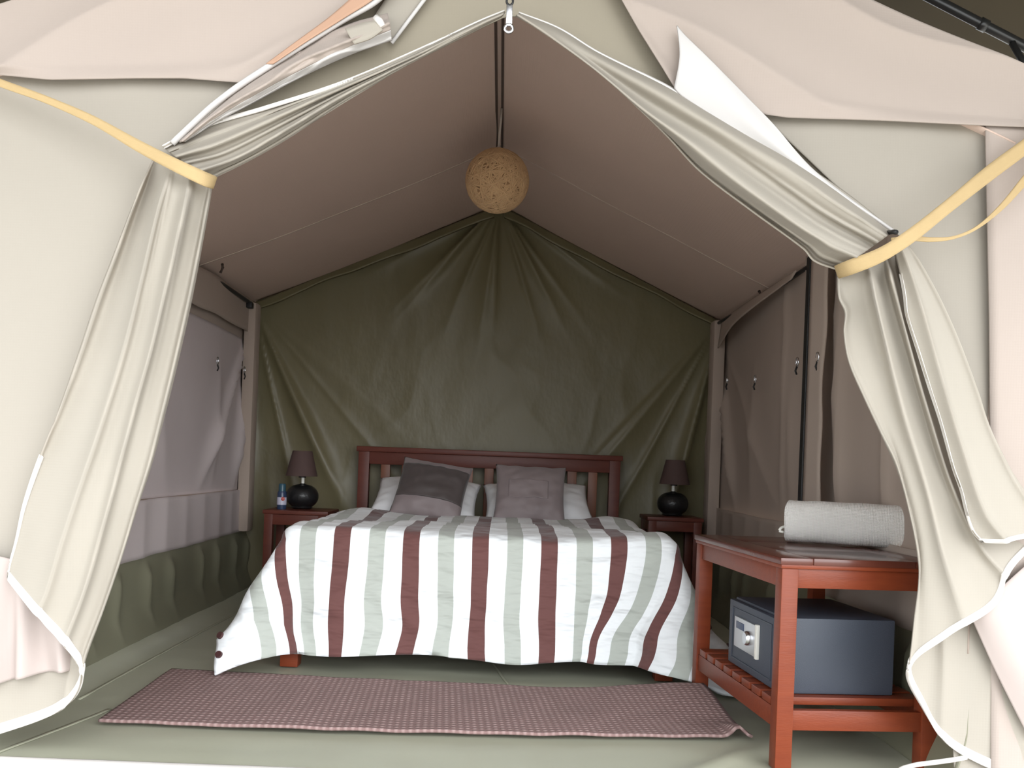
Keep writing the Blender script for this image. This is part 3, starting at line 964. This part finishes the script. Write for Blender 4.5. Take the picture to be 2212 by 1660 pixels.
def duvet_pt(a, b):
    """a: across the cloth from the bed's middle, b: along it from the pillow end -> point"""
    sx = 1 if a > 0 else -1
    r = 0.055
    ex = max(abs(a) - (HX - r * 0.6), 0.0)
    ey = max(b - (LB - r * 0.6), 0.0)
    e = math.hypot(ex, ey)
    x0, y0 = max(-HX + r * 0.6, min(HX - r * 0.6, a)), min(b, LB - r * 0.6)
    top = 0.527 + 0.018 * smooth01(b, 0.3, LB)
    puff = 0.016 * nz(a * 2.3, b * 2.6, 3) + 0.010 * nz(a * 5, b * 6, 8)
    # lumps beside the pillows
    puff += 0.035 * math.exp(-((abs(a) - 0.62) / 0.12) ** 2 - ((b - 0.15) / 0.22) ** 2)
    if e < 1e-6:
        return (BX + a, YT - b, top + puff)
    dx, dy = ex / e, ey / e
    cn = 2 * dx * dy
    al = R(7 + (22 if sx > 0 else 29) * cn ** 1.2) if ey > ex * 0.1 else R(6)
    per = (a if ey >= ex else sx * (HX + (LB - b)) )
    q = r * math.pi / 2
    if e < q:
        h, dr = r * math.sin(e / r), r * (1 - math.cos(e / r))
    else:
        h, dr = r + (e - q) * math.sin(al), r + (e - q) * math.cos(al)
    fall = smooth01(dr, 0.03, 0.45)
    h += fall * (0.020 * math.sin(a * 9 + 1.5 * nz(a * 2, 1) ) * (1 - cn) + 0.018 * nz(a * 4, b * 4, 5) + 0.016 * ridge(3.3 * (a * 1.1 - b * 1.6) + 1.5 * nz(a * 2, b * 2, 7)) ** 3)
    h += 0.02 * cn * fall * math.sin(math.atan2(ey, ex) * 5.0 + sx)
    z = top + puff * (1 - fall) - dr
    # the cloth is dragged towards the middle at both foot corners, more on the right
    shift = (-0.13 * smooth01(a, 0.35, 0.66) * smooth01(a, 1.05, 0.80) if a > 0 else 0.05 * smooth01(a, -0.45, -0.8)) * smooth01(dr, 0.05, 0.5) * dy
    shift += 0.07 * smooth01(a, 1.0, 1.2) * smooth01(dr, 0.1, 0.4)
    shift += (0.045 if a > 0.4 else 0.02) * nz(a * 3, dr * 7, 21) * fall
    x0 += shift
    if z < 0.022:
        h += (0.022 - z) * 0.8
        z = 0.022 + 0.01 * (0.5 + nz(a * 6, b * 6, 2))
    return (BX + x0 + sx * dx * h, YT - y0 - dy * h, z)


na, nb = 170, 130
A = np.linspace(-1.12, 1.27, na)
B = np.linspace(-0.02, LB + DROP_F, nb)
G = np.zeros((nb, na, 3))
UV = np.zeros((nb, na, 2))
for j, b in enumerate(B):
    for i, a in enumerate(A):
        hem = 0.02 * nz(a * 3.5, 1.3, 4)
        bb = b + (hem if b > LB else 0) * (b - LB) / DROP_F
        G[j, i] = duvet_pt(a, bb)
        UV[j, i] = (min(max(a, -1.010), 1.010) + 0.004 * nz(a * 3, b * 3), b)
du = grid_obj('striped_duvet', G, M['duvet'], None, 0.016, UV, (BX, 4.2, 0.58), 1.0)
du.modifiers[0].offset = 1.0    # the lining lies below the face cloth
tag(du, 'white duvet with brown and sage stripes spread over the bed', 'duvet')
for a, b in ((-1.095, LB + 0.30), (-1.10, LB + 0.40), (1.045, LB + 0.139), (1.09, LB + 0.03), (1.13, LB + 0.12)):
    p, pa, pb = Vector(duvet_pt(a, b)), Vector(duvet_pt(a + 0.02, b)), Vector(duvet_pt(a, b + 0.02))
    n = (pa - p).cross(pb - p).normalized()
    if n.dot(Vector((0, 0, EYE)) - p) < 0: n = -n
    bmb = bmesh.new()
    bmesh.ops.create_cone(bmb, cap_ends=True, segments=14, radius1=0.014, radius2=0.012, depth=0.008)
    rot = n.to_track_quat('Z', 'Y').to_matrix().to_4x4()
    bmb.transform(Matrix.Translation(p + n * 0.004 - Vector(du.location)) @ rot)
    o = bm_obj('button', bmb, M['button'], du, True)


# pillows and cushions
def pillow_mesh(w, h, t, n=36, pinch=0.10, seed=0, band=None):
    """soft pillow lying in the local x-z plane, y is its thickness; returns verts, faces"""
    vs, fs = [], []
    for side in (-1, 1):
        for j in range(n + 1):
            for i in range(n + 1):
                u, v = 2 * i / n - 1, 2 * j / n - 1
                k = max(0.0, (1 - abs(u) ** 2.4)) ** 0.55 * max(0.0, (1 - abs(v) ** 2.4)) ** 0.55
                sx = 1 - pinch * (1 - u * u) * 0 - pinch * (1 - v * v) * abs(u) ** 3 * 0.6
                sz = 1 - pinch * (1 - u * u) * abs(v) ** 3 * 0.6
                y = side * t * k * (1 + 0.18 * nz(u * 1.6, v * 1.6, seed + side))
                y += 0.008 * nz(u * 4, v * 4, seed)
                vs.append((u * w / 2 * sx, y, v * h / 2 * sz))
    N = (n + 1) ** 2
    for s in (0, 1):
        for j in range(n):
            for i in range(n):
                q = (s * N + j * (n + 1) + i, s * N + j * (n + 1) + i + 1, s * N + (j + 1) * (n + 1) + i + 1, s * N + (j + 1) * (n + 1) + i)
                fs.append(q if s == 0 else q[::-1])
    return vs, fs


def add_pillow(name, label, cat, group, m, w, h, t, loc, lean, rotz, tilt, seed, bands=None):
    vs, fs = pillow_mesh(w, h, t, seed=seed)
    o = mesh_obj(name, vs, fs, m)
    bmw = bmesh.new(); bmw.from_mesh(o.data)
    bmesh.ops.remove_doubles(bmw, verts=bmw.verts[:], dist=0.0009)
    bmw.to_mesh(o.data); bmw.free()
    o.location = loc
    o.rotation_euler = (Matrix.Rotation(rotz, 3, 'Z') @ Matrix.Rotation(lean, 3, 'X') @ Matrix.Rotation(tilt, 3, 'Y')).to_euler()
    tag(o, label, cat, group)
    if bands:
        n = 36
        for (u0, u1, v0, v1, bmname, bmat) in bands:
            G = np.zeros((24, 30, 3))
            for j in range(24):
                for i in range(30):
                    u, v = u0 + (u1 - u0) * i / 29, v0 + (v1 - v0) * j / 23
                    k = max(0.0, (1 - abs(u) ** 2.4)) ** 0.55 * max(0.0, (1 - abs(v) ** 2.4)) ** 0.55
                    sx = 1 - 0.10 * (1 - v * v) * abs(u) ** 3 * 0.6
                    sz = 1 - 0.10 * (1 - u * u) * abs(v) ** 3 * 0.6
                    y = -t * k * (1 + 0.18 * nz(u * 1.6, v * 1.6, seed - 1)) + 0.008 * nz(u * 4, v * 4, seed) - 0.0025
                    G[j, i] = (u * w / 2 * sx, y, v * h / 2 * sz)
            grid_obj(bmname, G, bmat, o, 0.003)
    return o


add_pillow('white_pillow', 'white bed pillow behind the charcoal banded cushion', 'pillow', 'white pillows at the headboard', M['sheet'], 0.575, 0.40, 0.08, (-0.395, 5.20, 0.597), R(-62), 0, R(3), 3)
add_pillow('white_pillow', 'white bed pillow behind the plain lilac grey cushion', 'pillow', 'white pillows at the headboard', M['sheet'], 0.585, 0.40, 0.08, (0.212, 5.20, 0.597), R(-62), 0, R(-3), 5)
pc = P(932, 1058, 4.99)
add_pillow('square_cushion', 'tilted square cushion with a broad charcoal band, left on the bed', 'cushion', 'square cushions on the bed', M['cushion'], 0.375, 0.355, 0.06, (pc[0], 4.99, pc[2] - 0.005), R(-32), 0, R(9), 11,
           [(-0.97, 0.985, -0.42, 0.72, 'dark_band', M['cushion_dark'])])
pc = P(1145, 1066, 4.99)
add_pillow('square_cushion', 'plain lilac grey square cushion standing upright, right on the bed', 'cushion', 'square cushions on the bed', M['cushion'], 0.375, 0.35, 0.06, (pc[0], 4.99, pc[2] - 0.005), R(-32), 0, R(1), 17,
           [(-0.62, 0.50, -0.30, 0.30, 'centre_square', M['cushion'])])


# ------------------------------------------------------------------ nightstands, lamps, can
def nightstand(name, label, x0, x1, y0, y1, h):
    t = empty(name, ((x0 + x1) / 2, (y0 + y1) / 2, 0))
    tag(t, label, 'nightstand', 'bedside tables')
    w, d = (x1 - x0) / 2, (y1 - y0) / 2
    box('top', -w - 0.008, w + 0.008, -d - 0.008, d + 0.008, h - 0.022, h, M['darkwood'], t, 0.005)
    for ya, yb in ((-d, -d + 0.02), (d - 0.02, d)):
        box('apron', -w + 0.04, w - 0.04, ya + 0.002, yb, h - 0.078, h - 0.023, M['darkwood'], t)
    for xa, xb in ((-w, -w + 0.02), (w - 0.02, w)):
        box('side_apron', xa + 0.002, xb - 0.002, -d + 0.04, d - 0.04, h - 0.078, h - 0.023, M['darkwood'], t)
    for sx in (-1, 1):
        for sy in (-1, 1):
            box('leg', min(sx * w, sx * (w - 0.045)), max(sx * w, sx * (w - 0.045)), min(sy * d, sy * (d - 0.045)), max(sy * d, sy * (d - 0.045)), 0, h - 0.022, M['darkwood'], t)
    box('lower_shelf', -w + 0.01, w - 0.01, -d + 0.01, d - 0.01, 0.14, 0.16, M['darkwood'], t)
    return t


nl = nightstand('nightstand', 'dark red bedside table left of the bed, carrying lamp and blue can', -1.235, -0.905, 5.03, 5.36, 0.515)
nr = nightstand('nightstand', 'dark red bedside table right of the bed, carrying only a lamp', 0.830, 1.125, 5.24, 5.52, 0.545)


def lamp(label, x, y, z, shade_dx):
    t = empty('table_lamp', (x, y, z))
    tag(t, label, 'lamp', 'bedside lamps')
    prof = [(0.001, 0.0), (0.045, 0.0), (0.060, 0.008)]
    for k in range(1, 15):
        a = -1.15 + 2.45 * k / 15
        prof.append((0.088 * math.cos(a) ** 0.8, 0.070 + 0.066 * math.sin(a)))
    prof += [(0.016, 0.136), (0.012, 0.140), (0.001, 0.140)]
    lathe('lamp_base', prof, M['ceramic'], t, 32)
    lathe('stem', [(0.001, 0.138), (0.009, 0.138), (0.009, 0.182), (0.001, 0.182)], M['white'], t, 14)
    lathe('socket', [(0.001, 0.172), (0.020, 0.172), (0.020, 0.215), (0.001, 0.215)], M['black'], t, 16, (shade_dx * 0.5, 0, 0))
    lathe('lamp_shade', [(0.083, 0.180), (0.080, 0.180), (0.050, 0.318), (0.053, 0.318), (0.086, 0.180)], M['shade'], t, 32, (shade_dx, 0, 0))
    return t


pl = P(652, 1100, 5.22)
lamp('small lamp with round black base and brown shade beside the blue can', pl[0], 5.22, 0.515, -0.008)
pl = P(1452, 1117, 5.40)
lamp('small lamp with round black base and brown shade on the right bedside table', pl[0], 5.40, 0.545, 0.006)

pc = P(608, 1100, 5.12)
can = empty('spray_can', (pc[0], 5.12, 0.515))
tag(can, 'slim dark blue can with a pale label beside the left lamp', 'can')
lathe('can_body', [(0.001, 0), (0.024, 0), (0.025, 0.004), (0.025, 0.088), (0.022, 0.096), (0.001, 0.096)], M['can_blue'], can, 24)
lathe('label_band', [(0.0252, 0.024), (0.0258, 0.024), (0.0258, 0.064), (0.0252, 0.064)], M['can_label'], can, 24)
lathe('cap', [(0.001, 0.092), (0.019, 0.092), (0.019, 0.130), (0.016, 0.137), (0.001, 0.138)], M['can_cap'], can, 24)
bm = bmesh.new()
bmesh.ops.create_uvsphere(bm, u_segments=12, v_segments=8, radius=0.011)
bm.transform(Matrix.Translation((0.010, -0.0235, 0.056)) @ Matrix.Diagonal((1, 0.35, 1, 1)))
bm_obj('red_mark', bm, M['can_red'], can, True)

# ------------------------------------------------------------------ rug
nu, nv = 150, 50
FLc, FRc, BRc, BLc = (-1.14, 2.77), (0.79, 2.86), (0.742, 3.33), (-1.163, 3.455)
G = np.zeros((nv + 1, nu + 1, 3)); UV = np.zeros((nv + 1, nu + 1, 2))
for j in range(nv + 1):
    v = j / nv
    for i in range(nu + 1):
        u = i / nu
        x = (FLc[0] * (1 - u) + FRc[0] * u) * (1 - v) + (BLc[0] * (1 - u) + BRc[0] * u) * v
        y = (FLc[1] * (1 - u) + FRc[1] * u) * (1 - v) + (BLc[1] * (1 - u) + BRc[1] * u) * v
        y += 0.035 * math.sin(math.pi * u) * v * smooth01(u, 0.2, 0.8) + 0.004 * nz(u * 9, v, 3)
        y -= 0.03 * math.sin(math.pi * u) * (1 - v)
        z = 0.014 + 0.003 * nz(u * 14, v * 3, 1) + 0.005 * max(0, nz(u * 9, v * 2, 6)) * (1 - v)
        z += 0.048 * smooth01(u, 0.72, 1.0) * smooth01(v, 0.25, 1.0)
        z += 0.030 * math.exp(-((u - 0.978) / 0.012) ** 2) * smooth01(v, 0.35, 0.0)
        G[j, i] = (x, y, z)
        UV[j, i] = (u * 1.93, v * 0.64)
rug = grid_obj('rug', G, M['rug'], None, 0.008, UV, (-0.2, 3.1, 0.014))
tag(rug, 'narrow maroon woven rug on the groundsheet at the foot of the bed', 'rug')

# ------------------------------------------------------------------ wooden table
tb = empty('side_table', (0.78, 2.594, 0), R(4.75))
tag(tb, 'red wooden side table with slatted lower shelf beside the right curtain', 'table')
W, D, H = 0.46, 0.806, 0.581
for x, y in ((0, 0), (W - 0.047, 0), (0, D - 0.047), (W - 0.047, D - 0.047)):
    box('leg', x, x + 0.047, y, y + 0.047, 0, H - 0.030, M['wood'], tb, 0.003)
# top: two end boards and three planks between them, over a thin moulding
box('top_moulding', -0.004, W + 0.004, -0.004, D + 0.004, H - 0.030, H - 0.017, M['wood_x'], tb, 0.003)
box('end_board', -0.008, 0.085, -0.008, D + 0.008, H - 0.019, H, M['topwood'], tb, 0.004)
box('end_board', W - 0.085, W + 0.008, -0.008, D + 0.008, H - 0.019, H, M['topwood'], tb, 0.004)
for k in range(3):
    y0 = -0.008 + k * (D + 0.016) / 3
    box('top_plank', 0.0855, W - 0.0855, y0 + 0.0005, y0 + (D + 0.016) / 3 - 0.0005, H - 0.019, H - 0.0003, M['topwood'], tb, 0.0015)
for y in (0.006, D - 0.03):
    box('apron', 0.046, W - 0.046, y, y + 0.024, H - 0.083, H - 0.029, M['wood_x'], tb, 0.002)
    box('lower_rail', 0.046, W - 0.046, y, y + 0.024, 0.108, 0.163, M['wood_x'], tb, 0.002)
for x in (0.006, W - 0.03):
    box('side_apron', x, x + 0.024, 0.046, D - 0.046, H - 0.083, H - 0.029, M['wood_x'], tb, 0.002)
    box('side_rail', x, x + 0.024, 0.046, D - 0.046, 0.108, 0.163, M['wood_x'], tb, 0.002)
ns_ = 8
for k in range(ns_):
    y0 = 0.060 + k * 0.087
    box('shelf_slat', 0.004, W - 0.004, y0, y0 + 0.068, 0.165, 0.187, M['wood_x'], tb, 0.003)

# safe on the lower shelf
rot = Matrix.Rotation(R(4.75), 3, 'Z')
so = Vector((0.78, 2.594, 0)) + rot @ Vector((0.030, 0.092, 0.1875))
sf = empty('safe', tuple(so), R(4.75))
tag(sf, 'slate grey steel safe with keypad on the lower shelf of the table', 'safe')
SD, SWd, SH = 0.345, 0.425, 0.215     # depth along x, width along y, height
box('body', 0.022, SD, 0, SWd, 0, SH, M['safe'], sf, 0.006)
dr = box('door', 0.0, 0.021, 0.006, SWd - 0.006, 0.006, SH - 0.006, M['safe'], sf, 0.005)
bm = bmesh.new()
for y0, y1, z0, z1 in ((0.04, SWd - 0.04, 0.026, 0.030), (0.04, SWd - 0.04, SH - 0.030, SH - 0.026), (0.04, 0.044, 0.026, SH - 0.026), (SWd - 0.044, SWd - 0.04, 0.026, SH - 0.026)):
    add_box(bm, -0.003, 0.001, y0, y1, z0, z1, 0.001)
bm_obj('door_bead', bm, M['safe'], dr)
kp = box('keypad', -0.008, 0.001, 0.155, 0.345, 0.070, 0.165, M['chrome'], dr, 0.003)
box('keypad_edge', -0.010, 0.0005, 0.140, 0.156, 0.066, 0.169, M['white'], dr, 0.002)
lathe_k = [(0.001, 0), (0.022, 0), (0.022, 0.010), (0.018, 0.016), (0.001, 0.016)]
k_ = lathe('knob', lathe_k, M['steel'], dr, 24)
k_.rotation_euler = (0, R(-90), 0)
k_.location = (-0.008, 0.205, 0.118)
box('display', -0.0095, -0.006, 0.255, 0.325, 0.130, 0.152, M['can_blue'], dr, 0.001)

# rolled towel on the table top
ct = P(1826, 1176, 3.10)
tw = empty('rolled_towel', (ct[0], 3.10, H))
tw.rotation_euler = (0, 0, R(-23))
tag(tw, 'rolled cream waffle towel lying on the wooden table top', 'towel')
turns, n = 3.6, 150
th_ = 0.0115
sp = []
for k in range(n):
    a = 2 * math.pi * turns * k / (n - 1)
    r = 0.010 + th_ * 1.12 * a / (2 * math.pi) * 1.30
    sp.append((r, a))
rm = sp[-1][0]
G = np.zeros((40, n, 3))
for i in range(40):
    s = i / 39
    for k, (r, a) in enumerate(sp):
        aa = a + 2.5
        q = r + 0.0035 * nz(s * 4, a * 0.9, 2)
        ex = 0.012 * nz(a * 0.8, 3, 1) * smooth01(abs(s - 0.5), 0.3, 0.5)
        yy, zz = q * math.copysign(abs(math.cos(aa)) ** 0.72, math.cos(aa)) * 1.10, q * math.copysign(abs(math.sin(aa)) ** 0.72, math.sin(aa)) * 1.02
        zz = max(zz, -rm * 0.93)
        G[i, k] = (-0.185 + 0.37 * s + ex, yy, zz + rm * 0.93 + 0.012)
tw_b = grid_obj('towel_roll', G, M['towel'], tw, th_)
tube('hanging_loop', cr([(-0.184, -0.03, 0.055), (-0.198, -0.045, 0.050), (-0.203, -0.05, 0.040), (-0.190, -0.045, 0.036)], 12), 0.0045, M['white'], tw, 8)

# ------------------------------------------------------------------ pendant lamp
pc = P(1074, 391, 4.07)
pd = empty('pendant_lamp', pc)
tag(pd, 'round woven twine pendant lamp hanging from the tent ridge', 'lamp')
rs = 0.133
bm = bmesh.new()
bmesh.ops.create_uvsphere(bm, u_segments=48, v_segments=32, radius=rs - 0.004)
sh = bm_obj('globe', bm, M['sisal_in'], pd, True)
paths = []
for k in range(170):
    ax = Vector((random.gauss(0, 1), random.gauss(0, 1), random.gauss(0, 1))).normalized()
    off = random.uniform(-0.75, 0.75)
    u = ax.orthogonal().normalized()
    v = ax.cross(u)
    rr = rs + random.uniform(-0.003, 0.001)
    q = math.sqrt(1 - off * off)
    paths.append([ax * (off * rr) + (u * math.cos(a) + v * math.sin(a)) * (q * rr) for a in np.linspace(0, 2 * math.pi, 44, endpoint=False)])
vs, fs = tube_mesh(paths, 0.0032, 5, True)
o = mesh_obj('twine', vs, fs, M['sisal'], pd)
o['kind'] = 'stuff'
tube('cord', [(0, 0, rs - 0.01), (0.002, 0, rs + 0.06), (0.006, 0, rs + 0.12), (0.008, 0, ZA - pc[2] - 0.012)], 0.005, M['cord'], pd, 8)
lathe('cord_cap', [(0.001, rs - 0.006), (0.016, rs - 0.006), (0.008, rs + 0.012), (0.001, rs + 0.014)], M['cord'], pd, 16)

# ------------------------------------------------------------------ small cord loop at the curtain's foot
pts = [P(x, y, 2.40) for x, y in ((2078, 1632), (2040, 1633), (2000, 1638), (1965, 1648), (1940, 1665), (1950, 1690), (2010, 1700), (2075, 1690))]
pts = [(p[0], 2.38 - 0.02 * math.sin(i), p[2]) for i, p in enumerate(pts)]
o = tube('cord_loop', cr(pts, 50), 0.006, M['trim'], None, 8, False, pts[0])
tag(o, 'white cord loop at the foot of the right curtain', 'cord')
